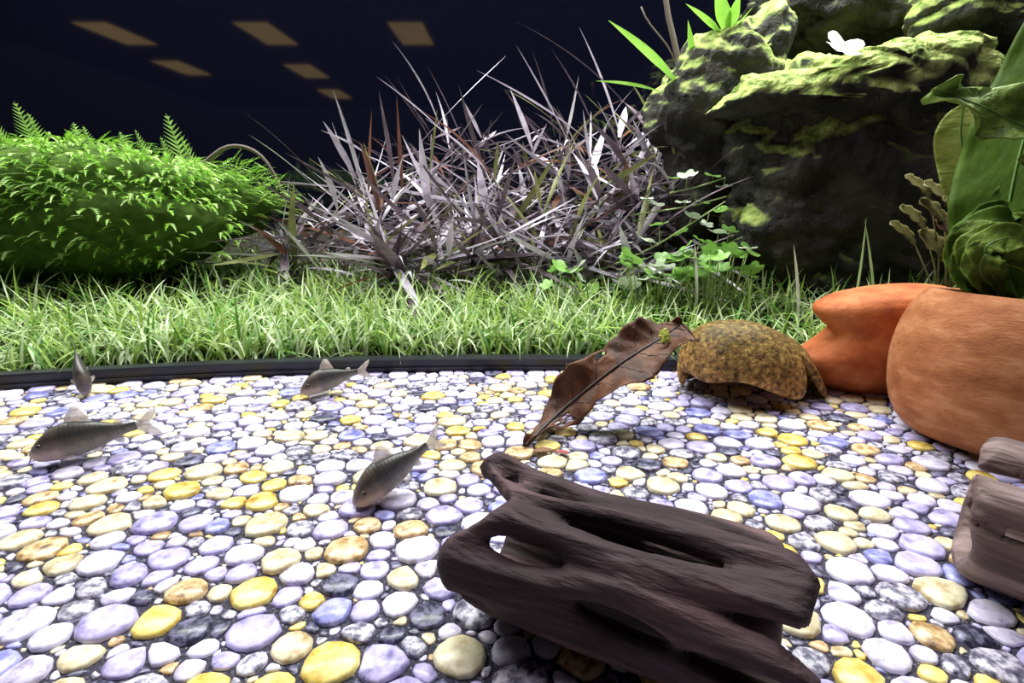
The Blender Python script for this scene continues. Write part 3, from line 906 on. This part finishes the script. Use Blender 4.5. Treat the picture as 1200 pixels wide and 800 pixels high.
# ------------------------------------------------------------------ catfish
def fishmat():
    m = bpy.data.materials.new('catfish_skin'); m.use_nodes = True
    nt = m.node_tree; N = nt.nodes; L = nt.links; b = N['Principled BSDF']
    tc = N.new('ShaderNodeTexCoord'); sp = N.new('ShaderNodeSeparateXYZ'); L.new(tc.outputs['Object'], sp.inputs[0])
    nz = N.new('ShaderNodeTexNoise'); nz.inputs['Scale'].default_value = 14; nz.inputs['Detail'].default_value = 5
    L.new(tc.outputs['Object'], nz.inputs['Vector'])
    a = N.new('ShaderNodeMath'); a.operation = 'MULTIPLY_ADD'; a.inputs[1].default_value = 0.10
    L.new(nz.outputs['Fac'], a.inputs[0]); L.new(sp.outputs['Z'], a.inputs[2])
    rp = N.new('ShaderNodeValToRGB'); c = rp.color_ramp
    c.elements[0].position = 0.0; c.elements[1].position = 1.0
    for p, col in ((0.38, (0.46, 0.35, 0.30)), (0.58, (0.16, 0.115, 0.10)), (0.78, (0.065, 0.056, 0.052))):
        e = c.elements.new(p); e.color = (*col, 1)
    c.elements[0].color = (0.62, 0.50, 0.43, 1); c.elements[-1].color = (0.11, 0.08, 0.065, 1)
    mr = N.new('ShaderNodeMapRange'); mr.inputs['From Min'].default_value = -0.10; mr.inputs['From Max'].default_value = 0.23
    L.new(a.outputs[0], mr.inputs['Value']); L.new(mr.outputs[0], rp.inputs['Fac'])
    # greenish-black armour patch behind the gill, brown head
    d = N.new('ShaderNodeMapRange'); d.inputs['From Min'].default_value = 0.24; d.inputs['From Max'].default_value = 0.30
    L.new(sp.outputs['X'], d.inputs['Value'])
    mx = N.new('ShaderNodeMix'); mx.data_type = 'RGBA'; mx.blend_type = 'MULTIPLY'
    mx.inputs['B'].default_value = (0.50, 0.62, 0.66, 1)
    L.new(d.outputs[0], mx.inputs['Factor']); L.new(rp.outputs[0], mx.inputs['A'])
    L.new(mx.outputs['Result'], b.inputs['Base Color'])
    wv = N.new('ShaderNodeTexWave'); wv.inputs['Scale'].default_value = 9; wv.inputs['Distortion'].default_value = 1.0
    L.new(tc.outputs['Object'], wv.inputs['Vector'])
    bp = N.new('ShaderNodeBump'); bp.inputs['Strength'].default_value = 0.06; bp.inputs['Distance'].default_value = 0.02
    L.new(wv.outputs['Fac'], bp.inputs['Height']); L.new(bp.outputs[0], b.inputs['Normal'])
    b.inputs['Roughness'].default_value = 0.4
    return m


M['skin'] = fishmat()
M['fin'] = mat('fin', [(0.3, (0.50, 0.42, 0.38)), (0.7, (0.70, 0.62, 0.57))], 40, 0.5, 0.4, trans=0.5, alpha=0.6, stretch=(1, 1, 0.3))
M['eye'] = plain('eye_black', (0.004, 0.004, 0.005), 0.1)
M['iris'] = plain('eye_ring', (0.10, 0.08, 0.055), 0.3)
M['mouth'] = plain('barbel', (0.40, 0.28, 0.22), 0.5)
# unit fish: nose at x=0, tail tip at x=1, z up
ST = [(0.0, -0.035, -0.015, 0.008), (0.02, -0.06, 0.012, 0.032), (0.06, -0.083, 0.050, 0.056), (0.12, -0.095, 0.092, 0.074), (0.19, -0.100, 0.130, 0.085), (0.27, -0.102, 0.155, 0.090), (0.35, -0.100, 0.160, 0.086),
      (0.45, -0.088, 0.140, 0.072), (0.55, -0.066, 0.112, 0.054), (0.64, -0.040, 0.082, 0.036), (0.72, -0.018, 0.062, 0.022), (0.78, -0.014, 0.058, 0.014), (0.81, -0.012, 0.056, 0.006)]


def bend(p, k):
    return Vector((p[0], p[1] + k * max(0, p[0] - 0.35) ** 2, p[2]))


def fin_mesh(outline, k, m, yoff=0.0, thick=0.004):
    """outline in (x, z): a fin with rounded thickness in the fish's middle plane"""
    n_ = len(outline)
    cx = sum(p[0] for p in outline) / n_; cz = sum(p[1] for p in outline) / n_
    V = []
    for x, z in outline: V.append(bend((x, yoff, z), k))
    V.append(bend((cx, yoff + thick, cz), k)); V.append(bend((cx, yoff - thick, cz), k))
    Fc = []
    for i in range(n_):
        j = (i + 1) % n_
        Fc.append((i, j, n_)); Fc.append((j, i, n_ + 1))
    return mesh('fin', V, Fc, [m])


def fish(nose, tail, label, k=0.0, roll=0.0):
    X = (tail - nose); Ln = X.length; X.normalize()
    Z = Vector((0, 0, 1)); Z = (Z - X * Z.dot(X)).normalized(); Y = Z.cross(X)
    Mx = Matrix((X, Y, Z)).transposed().to_4x4() @ Matrix.Rotation(roll, 4, 'X')
    Mx = Matrix.Translation(nose) @ Mx @ Matrix.Scale(Ln, 4)
    t = empty('catfish', nose, label, 'fish', 'catfish on the pebbles')
    t.matrix_world = Mx
    n_ = 20; V, Fc = [], []
    S2 = []
    arr = np.array(ST)
    for i in range(len(arr) - 1):
        for j in range(3):
            u = j / 3; p0, p1, p2, p3 = arr[max(i - 1, 0)], arr[i], arr[i + 1], arr[min(i + 2, len(arr) - 1)]
            S2.append(0.5 * (2 * p1 + (p2 - p0) * u + (2 * p0 - 5 * p1 + 4 * p2 - p3) * u * u + (3 * p1 - p0 - 3 * p2 + p3) * u ** 3))
    S2.append(arr[-1])
    for i, (x, zb, zt, hw) in enumerate(S2):
        hw *= 1.25; zt *= 1.30; zb *= 1.25
        cz, hz = (zb + zt) / 2, (zt - zb) / 2
        for q in range(n_):
            a = 2 * math.pi * q / n_
            ca, sa = math.cos(a), math.sin(a)
            y = hw * math.copysign(abs(ca) ** 0.85, ca)
            z = cz + hz * (math.copysign(abs(sa) ** (1.0 if sa > 0 else 0.7), sa))
            V.append(bend((x, y, z), k))
        if i:
            for q in range(n_):
                b = (i - 1) * n_
                Fc.append((b + q, b + (q + 1) % n_, b + n_ + (q + 1) % n_, b + n_ + q))
    Fc.append(tuple(range(n_ - 1, -1, -1))); Fc.append(tuple((len(S2) - 1) * n_ + q for q in range(n_)))
    obj('body', clean(mesh('body', V, Fc, [M['skin']])), t)
    obj('dorsal_fin', fin_mesh([(0.30, 0.185), (0.345, 0.28), (0.40, 0.345), (0.45, 0.33), (0.475, 0.26), (0.495, 0.19), (0.51, 0.15), (0.41, 0.17)], k, M['fin']), t)
    obj('adipose_fin', fin_mesh([(0.63, 0.100), (0.68, 0.130), (0.715, 0.122), (0.72, 0.072), (0.68, 0.080)], k, M['fin']), t)
    obj('tail_fin', fin_mesh([(0.785, 0.020), (0.80, 0.055), (0.86, 0.095), (0.93, 0.145), (1.0, 0.175), (0.985, 0.12), (0.95, 0.075), (0.915, 0.025), (0.94, -0.03), (0.975, -0.075), (0.985, -0.115), (0.92, -0.095), (0.85, -0.055), (0.80, -0.012)], k, M['fin'], thick=0.003), t)
    obj('anal_fin', fin_mesh([(0.60, -0.048), (0.64, -0.10), (0.68, -0.115), (0.69, -0.075), (0.68, -0.030)], k, M['fin']), t)
    for sg in (-1, 1):
        V = [(0.21, sg * 0.08, -0.065), (0.25, sg * 0.12, -0.085), (0.31, sg * 0.155, -0.10), (0.36, sg * 0.15, -0.098), (0.35, sg * 0.11, -0.085), (0.27, sg * 0.082, -0.062), (0.28, sg * 0.115, -0.078)]
        obj('pectoral_fin', mesh('pectoral_fin', V, [(i, (i + 1) % 6, 6) for i in range(6)], [M['fin']]), t)
        V = [(0.45, sg * 0.05, -0.075), (0.48, sg * 0.085, -0.10), (0.53, sg * 0.10, -0.108), (0.55, sg * 0.075, -0.10), (0.51, sg * 0.045, -0.07), (0.50, sg * 0.07, -0.09)]
        obj('pelvic_fin', mesh('pelvic_fin', V, [(i, (i + 1) % 5, 5) for i in range(5)], [M['fin']]), t)
        bm = bmesh.new(); bmesh.ops.create_uvsphere(bm, u_segments=14, v_segments=10, radius=0.021)
        me = bpy.data.meshes.new('eye'); bm.to_mesh(me); bm.free(); me.materials.append(M['iris']); me.materials.append(M['eye'])
        for p in me.polygons:
            p.use_smooth = True
            p.material_index = 1 if sg * p.center.y > 0.012 else 0
        obj('eye', me, t, (0.120, sg * 0.078, 0.060))
        obj('barbel', mesh('barbel', *tube([(0.015, sg * 0.02, -0.05), (0.0, sg * 0.035, -0.075), (-0.012, sg * 0.045, -0.098)], 0.006, 0.002, 6), [M['mouth']]), t)
    return t


fish(pz(33, 530, 0.0105), pz(188, 496, 0.0150), 'grey-brown catfish resting level on the open pebbles away from the wood', 0.05)
fish(pz(351, 457, 0.0090), pz(434, 432, 0.0150), 'small grey-brown catfish side-on just before the black rim', -0.15)
fish(pz(412, 588, 0.0065), pz(522, 512, 0.0240), 'catfish tipping nose-down with raised tail beside the hollow log', 0.08)
n4 = pz(101, 462, 0.004)
fish(n4, n4 + Vector((-0.019, 0.021, 0.033)), 'catfish seen head-on standing on its nose against the black rim', 0.0)

# ------------------------------------------------------------------ broad leaves growing from the planted pot
def broad_leaf(parent, pts, width, m, mrib, seed, ruffle=0.15, face=Vector((0, -1, 0.3)), peak=0.45, cup=0.15, nl=36, nw=8, rib=0.0011, pw=1.0):
    P = [Vector(p) for p in pts]; V, Fc, RB = [], [], []
    for i in range(nl + 1):
        t = i / nl
        p = cr(P, t); d = (cr(P, min(1, t + .02)) - cr(P, max(0, t - .02))).normalized()
        n_ = (face - d * face.dot(d)).normalized(); sd = n_.cross(d).normalized()
        x = t / peak if t < peak else (1 - t) / (1 - peak)
        wd = width * 0.5 * max(0.03, math.sin(max(0.0, min(1.0, x)) * math.pi / 2)) ** pw
        RB.append(p + n_ * 0.0004 - parent.location)
        for k in range(-nw, nw + 1):
            q = k / nw
            rf = ruffle * width * (abs(q) ** 1.5 * math.sin(t * 26 + seed + (2 if k > 0 else 0)) * 0.35 + 0.12 * math.sin(t * 60 + abs(q) * 7 + seed) * abs(q))
            V.append(p + sd * q * wd + n_ * (rf + cup * wd * q * q) - parent.location)
    W_ = 2 * nw + 1
    for i in range(nl):
        for k in range(W_ - 1):
            Fc.append((i * W_ + k, i * W_ + k + 1, (i + 1) * W_ + k + 1, (i + 1) * W_ + k))
    o = obj('leaf', mesh('broad_leaf', V, Fc, [m]), parent)
    sm = o.modifiers.new('thickness', 'SOLIDIFY'); sm.thickness = 0.0006
    obj('midrib', mesh('midrib', *tube(RB, rib, rib * 0.4, 6), [mrib]), o)
    return o


M['bl_dark'] = mat('broad_leaf_dark', [(0.3, (0.050, 0.105, 0.008)), (0.7, (0.12, 0.22, 0.022))], 70, 0.6, 0.2, 1.0, 130, trans=0.30, stretch=(1, 1, 0.4), bdist=0.001)
M['bl_mid'] = mat('broad_leaf_mid', [(0.3, (0.075, 0.125, 0.012)), (0.7, (0.19, 0.27, 0.035))], 90, 0.6, 0.2, 1.0, 180, trans=0.30, bdist=0.002)
M['bl_light'] = mat('broad_leaf_light', [(0.3, (0.09, 0.165, 0.018)), (0.7, (0.25, 0.36, 0.06))], 90, 0.5, 0.3, 1.0, 150, trans=0.25, bdist=0.003)
M['bl_pale'] = mat('broad_leaf_pale', [(0.3, (0.22, 0.29, 0.04)), (0.7, (0.42, 0.48, 0.13))], 90, 0.5, 0.3, 1.0, 150, trans=0.35, stretch=(1, 1, 2.5), bdist=0.002)
M['bl_rib'] = plain('broad_leaf_rib', (0.10, 0.20, 0.03), 0.5)
base = PC + Vector((0, 0, 0.076))
bp_ = empty('broad_leaf_plant', base, 'plant with big dark green and crinkled leaves rising from the round-bellied terracotta pot', 'plant')
f0 = Vector((-0.75, -0.65, 0.15))
broad_leaf(bp_, [base, at(1178, 300, .262), at(1188, 210, .275), at(1218, 100, .29), at(1252, -25, .31)], 0.050, M['bl_dark'], M['bl_rib'], 1, 0.14, f0, peak=0.5, pw=0.6)
broad_leaf(bp_, [base + Vector((.01, .01, 0)), at(1240, 260, .27), at(1225, 175, .27), at(1165, 132, .275), at(1092, 106, .28)], 0.030, M['bl_light'], M['bl_rib'], 2, 0.6, Vector((-.2, -.9, .6)), peak=0.75)
broad_leaf(bp_, [base + Vector((.005, -.004, 0)), at(1190, 290, .262), at(1222, 220, .27), at(1275, 150, .28)], 0.036, M['bl_dark'], M['bl_rib'], 3, 0.25, f0, peak=0.5)
broad_leaf(bp_, [base + Vector((-.004, .01, 0)), at(1162, 300, .285), at(1138, 225, .30), at(1126, 160, .305), at(1130, 122, .305)], 0.025, M['bl_pale'], M['bl_rib'], 4, 0.15, f0, peak=0.7, pw=0.7)
for j, (mx_, my_, ex, ey, Yb) in enumerate(((1132, 282, 1205, 268, .262), (1140, 292, 1200, 288, .255), (1155, 290, 1230, 300, .250), (1145, 268, 1230, 258, .268), (1128, 296, 1165, 280, .262), (1150, 305, 1205, 312, .250), (1136, 308, 1170, 300, .256), (1165, 276, 1250, 276, .262))):
    broad_leaf(bp_, [base + Vector((-.016 + .004 * j, -.002, 0)), at(mx_ + 8, my_ + 32, Yb), at(mx_, my_, Yb), at((mx_ + ex) / 2, min(my_, ey) - 10, Yb - .003), at(ex, ey + 10, Yb - .006)], 0.017, M['bl_mid'] if j % 3 else M['bl_dark'], M['bl_rib'], 5 + j, 0.4, Vector((-.5, -.7, .6)), peak=0.6, rib=0.0007)
for j in range(6):
    a = -2.6 + j * 0.35
    e_ = base + Vector((math.cos(a) * 0.022, math.sin(a) * 0.022, 0.012 + 0.006 * (j % 3)))
    obj('stalk', mesh('stalk', *tube([base - bp_.location, (base + e_) / 2 + Vector((0, 0, 0.008)) - base, e_ - base], 0.0013, 0.0008, 6), [M['bl_dark']]), bp_)

# small brownish plant between the boulder and the pots
M['cr1'] = mat('bronze_leaf', [(0.3, (0.10, 0.09, 0.025)), (0.7, (0.24, 0.22, 0.07))], 60, 0.5, 0.4, trans=0.2)
M['cr2'] = mat('brown_leaf', [(0.3, (0.14, 0.07, 0.04)), (0.7, (0.28, 0.16, 0.11))], 60, 0.5, 0.4, trans=0.2)
cb = at(1118, 325, 0.42); cb.z = soilz(cb.x, cb.y)
cp_ = empty('bronze_plant', cb, 'small bronze and olive round-leaved plant before the dark boulder', 'plant')
for j, (x, y, r_, mm) in enumerate(((1068, 214, 11, 0), (1090, 222, 13, 0), (1085, 243, 14, 0), (1062, 250, 12, 0), (1108, 240, 12, 0), (1100, 262, 18, 1), (1085, 283, 20, 0), (1050, 268, 10, 0), (1110, 290, 18, 1))):
    c = at(x, y, 0.41); e_ = at(min(x + 22, 1118), y + 18, 0.415)
    broad_leaf(cp_, [e_, (c + e_) / 2 + Vector((0, 0, .002)), c + (c - e_) * 0.35], r_ * 0.00155, (M['cr1'], M['cr2'])[mm], M['cr1'], j, 0.15, Vector((-.3, -.7, .8)), peak=0.6, nl=12, nw=4, rib=0.0004, pw=0.6)
    obj('stalk', mesh('stalk', *tube([Vector((0, 0, 0)), (e_ - cb) * 0.6 + Vector((.004, 0, .004)), e_ - cb], 0.0008, 0.0005, 5), [M['cr1']]), cp_)

# ------------------------------------------------------------------ creeping round-leaved plants by the rock
M['cl_pale'] = mat('clover_pale', [(0.3, (0.50, 0.62, 0.42)), (0.7, (0.74, 0.80, 0.68))], 60, 0.4, 0.5, trans=0.25)
M['cl_green'] = mat('clover_green', [(0.3, (0.16, 0.38, 0.06)), (0.7, (0.34, 0.58, 0.14))], 60, 0.4, 0.5, trans=0.3, var='object', varamt=0.3)
M['cl_stem'] = mat('clover_stem', [(0.3, (0.30, 0.40, 0.14)), (0.7, (0.48, 0.56, 0.26))], 60, 0.5, 0.4)


def round_leaf(r, lobes=3, dents=0.28):
    n_ = 24; V = [Vector((0, 0, -0.1 * r))]
    for k in range(n_):
        a = 2 * math.pi * k / n_
        q = r * (1 - dents * (0.5 - 0.5 * math.cos(a * lobes)) ** 3)
        V.append(Vector((q * math.cos(a), q * math.sin(a), 0.10 * r * math.cos(a * lobes))))
    return V, [(0, 1 + k, 1 + (k + 1) % n_) for k in range(n_)]


clm = {(c, n_): mesh('round_leaf', *round_leaf(1, n_), [M[c]]) for c in ('cl_pale', 'cl_green') for n_ in (3, 5)}


def creeper(runner, leaves, Y, label, group=None):
    pts = [at(x, y, Y + dy) for x, y, dy in runner]
    b = pts[0].copy()
    t = empty('creeping_plant', b, label, 'plant', group)
    path = [cr(pts, i / 14) - b for i in range(15)]
    obj('runner', mesh('runner', *tube(path, 0.0011, 0.0008, 6), [M['cl_stem']]), t)
    for x, y, r_, c in leaves:
        p = at(x, y, Y) - b
        q = min(path, key=lambda v: abs(v.x - p.x) + 0.3 * abs(v.z - p.z))
        obj('stalk', mesh('stalk', *tube([q, (p + q) / 2 + Vector((.001, .002, .001)), p], 0.0006, 0.0004, 5), [M['cl_stem']]), t)
        s_ = r_ * 0.00095
        obj('leaf', clm[(c, rnd.choice((3, 5)))], t, p, (R(rnd.uniform(-5, 28)), R(rnd.uniform(-25, 25)), rnd.uniform(0, 6)), (s_, s_, s_))


P_, G_ = 'cl_pale', 'cl_green'
creeper([(700, 318, .02), (760, 292, 0), (800, 268, 0), (850, 236, 0)], [(760, 281, 12, P_), (772, 262, 11, G_), (812, 252, 11, P_), (845, 245, 9, G_), (798, 272, 9, G_), (828, 262, 9, P_)], .52, 'creeping plant whose runner climbs from the lawn to the boulder')
creeper([(738, 252, 0), (775, 247, 0), (815, 240, 0), (852, 230, 0)], [(768, 238, 11, P_), (752, 258, 9, G_), (800, 236, 10, P_), (822, 236, 10, G_), (758, 232, 8, P_)], .55, 'creeping plant with a level runner joining the purple thicket and the boulder')
creeper([(785, 226, 0), (820, 218, 0), (850, 208, 0)], [(805, 204, 13, P_), (835, 205, 10, G_), (848, 218, 10, P_), (790, 208, 9, G_)], .56, 'highest creeping plant, with pale leaves against the dark stone arm')
creeper([(722, 316, .01), (770, 310, 0), (820, 296, 0), (870, 278, 0)], [(800, 296, 14, P_), (842, 271, 12, P_), (838, 284, 11, G_), (855, 268, 10, G_), (785, 300, 9, G_), (820, 280, 9, G_)], .50, 'creeping plant on a rising runner just above the lawn beside the boulder')
for cx, cy, nn, lab in ((770, 318, 22, 'low clump of pale round leaves in the lawn below the creepers'), (840, 308, 26, 'dense bright green round-leaved clump at the foot of the boulder'), (665, 330, 12, 'small round-leaved clump in the lawn before the purple thicket')):
    b = at(cx, cy + 25, .48); b.z = soilz(b.x, b.y)
    t = empty('round_leaf_clump', b, lab, 'plant')
    for j in range(nn):
        p = at(cx + rnd.uniform(-42, 42), cy + rnd.uniform(-20, 16), .48 + rnd.uniform(-.03, .03)) - b
        obj('stalk', mesh('stalk', *tube([Vector((p.x * .6, p.y * .6, 0)), Vector((p.x * .8, p.y * .8, p.z * .6)), p], 0.0007, 0.0005, 5), [M['cl_stem']]), t)
        s_ = rnd.uniform(0.007, 0.013)
        obj('leaf', clm[(G_ if rnd.random() < (.5 if cx < 800 else .85) else P_, rnd.choice((3, 5)))], t, p, (R(rnd.uniform(0, 50)), R(rnd.uniform(-30, 30)), rnd.uniform(0, 6)), (s_, s_, s_))
# white clover leaf on the ledge
b = at(992, 72, 0.50)
t = empty('clover_sprig', b, 'single white lobed leaf standing on the mossy ledge stone', 'leaf')
obj('stalk', mesh('stalk', *tube([Vector((0, .02, -.01)), Vector((0, .004, .008)), at(990, 52, .49) - b], 0.0009, 0.0006, 6), [M['cl_stem']]), t)
M['cl_white'] = plain('clover_white', (0.78, 0.82, 0.80), 0.4)
obj('leaf', mesh('lobed_leaf', *round_leaf(0.020, 4, 0.5), [M['cl_white']]), t, at(990, 52, .49) - b, (R(42), R(-8), 0.3))

# ------------------------------------------------------------------ green blades and brown stems at the stone arm
M['blade'] = mat('green_blade', [(0.3, (0.22, 0.50, 0.05)), (0.7, (0.40, 0.68, 0.14))], 40, 0.4, 0.5, trans=0.3)
def blade_plant(bpx, blades, Y, label, m, name='blade_plant', group=None):
    b = at(bpx[0], bpx[1], Y)
    t = empty(name, b, label, 'plant', group)
    for x0, y0, x1, y1, wd in blades:
        a_, e_ = at(x0, y0, Y), at(x1, y1, Y - 0.03)
        d = e_ - a_; ln = d.length
        v, f = ribbon((0, 0, 0), math.atan2(d.y, d.x), math.asin(d.z / ln) + R(6), ln, wd, R(12), 9, fold=0.25, twist=R(35))
        obj('leaf', mesh('blade', v, f, [m]), t, a_ - b)
    return t
blade_plant((800, 108), [(795, 100, 712, 25, .013), (775, 108, 698, 96, .007), (800, 106, 765, 70, .006)], .60, 'plant with a broad bright green blade reaching from the stone arm over the purple thicket', M['blade'])
blade_plant((845, 42), [(848, 44, 803, 5, .008), (812, 72, 806, 24, .007), (852, 42, 838, -20, .016), (855, 38, 868, -10, .014), (858, 40, 885, 6, .005)], .60, 'tuft of upright bright green blades on top of the stone arm', M['blade'])
M['bstem'] = plain('brown_stem', (0.10, 0.075, 0.06), 0.7)
for (x0, y0, x1, y1, r0, lab) in ((797, 112, 780, -25, .0042, 'thick brown bare stem standing behind the stone arm'), (792, 75, 752, 8, .0012, 'thin bare twig leaning off the thick brown stem')):
    b = at(x0, y0, .70)
    pth = [at(x0 + (x1 - x0) * k / 6 + 3 * math.sin(k), y0 + (y1 - y0) * k / 6, .70) - b for k in range(7)]
    pth = [Vector((0, 0, -0.03))] + pth
    tag(obj('bare_stem', mesh('bare_stem', *tube(pth, r0, r0 * 0.8, 8), [M['bstem']]), loc=b), lab, 'stem')
# pale stalks in the lawn
M['stalk'] = mat('pale_stalk', [(0.3, (0.50, 0.48, 0.36)), (0.7, (0.72, 0.70, 0.60))], 60, 0.5, 0.4, trans=0.2)
M['stalkg'] = mat('green_stalk', [(0.3, (0.22, 0.30, 0.10)), (0.7, (0.42, 0.50, 0.24))], 60, 0.5, 0.4, trans=0.2)
for x0, y0, x1, y1, Y, wd, mm, lab in ((940, 362, 929, 286, .44, .0042, 'stalk', 'thick pale stalk standing before the dark boulder'), (1006, 335, 1014, 254, .43, .0026, 'stalkg', 'thin green stalk behind the notched pot'),
                                       (1040, 335, 1012, 258, .43, .0030, 'stalkg', 'bent green stalk leaning over the notched pot'), (819, 340, 813, 284, .45, .0055, 'stalk', 'lavender-white upright leaf among the creeping plants'),
                                       (30, 340, 46, 318, .46, .006, 'stalk', 'short pale blade standing under the moss mound')):
    a_, e_ = at(x0, y0, Y), at(x1, y1, Y); a_.z = soilz(a_.x, a_.y) - 0.002
    d = e_ - a_; ln = d.length
    v, f = ribbon((0, 0, 0), math.atan2(d.y, d.x), math.asin(max(-1, min(1, d.z / ln))) + R(4), ln, wd, R(8), 8, fold=0.3, twist=R(30), blunt=0.9)
    tag(obj('grass_stalk', mesh('grass_stalk', v, f, [M[mm]]), loc=a_), lab, 'stalk')
# grey twig behind the moss mound
b = at(262, 168, .62)
pth = [at(x, y, .62) - b for x, y in ((235, 195), (262, 174), (285, 172), (305, 182), (320, 202), (332, 228))]
tag(obj('driftwood_twig', mesh('driftwood_twig', *tube([cr(pth, i / 16) for i in range(17)], 0.0028, 0.0018, 8), [M['bstem']]), loc=b), 'curved grey twig reaching out of the moss mound towards the purple leaves', 'twig')
# leaf scraps on the pebbles below the dead leaf
M['scrap_b'] = plain('scrap_brown', (0.20, 0.10, 0.05), 0.6); M['scrap_r'] = plain('scrap_red', (0.34, 0.07, 0.06), 0.6)
for x, y, l_, mm, lab, rz in ((637, 529, .012, 'scrap_b', 'small brown leaf scrap on the pebbles at the tip of the dead leaf', .1), (660, 531, .008, 'scrap_r', 'tiny reddish leaf scrap on the pebbles below the dead leaf', -.2)):
    v, f = ribbon((-l_ / 2, 0, 0), 0, R(12), l_, l_ * 0.45, R(24), 8, fold=0.15, blunt=0.9)
    o = tag(obj('leaf_scrap', mesh('leaf_scrap', v, f, [M[mm]]), loc=pz(x, y, 0.0022), rot=(0, 0, rz)), lab, 'leaf scrap')
    sm = o.modifiers.new('thickness', 'SOLIDIFY'); sm.thickness = 0.0005
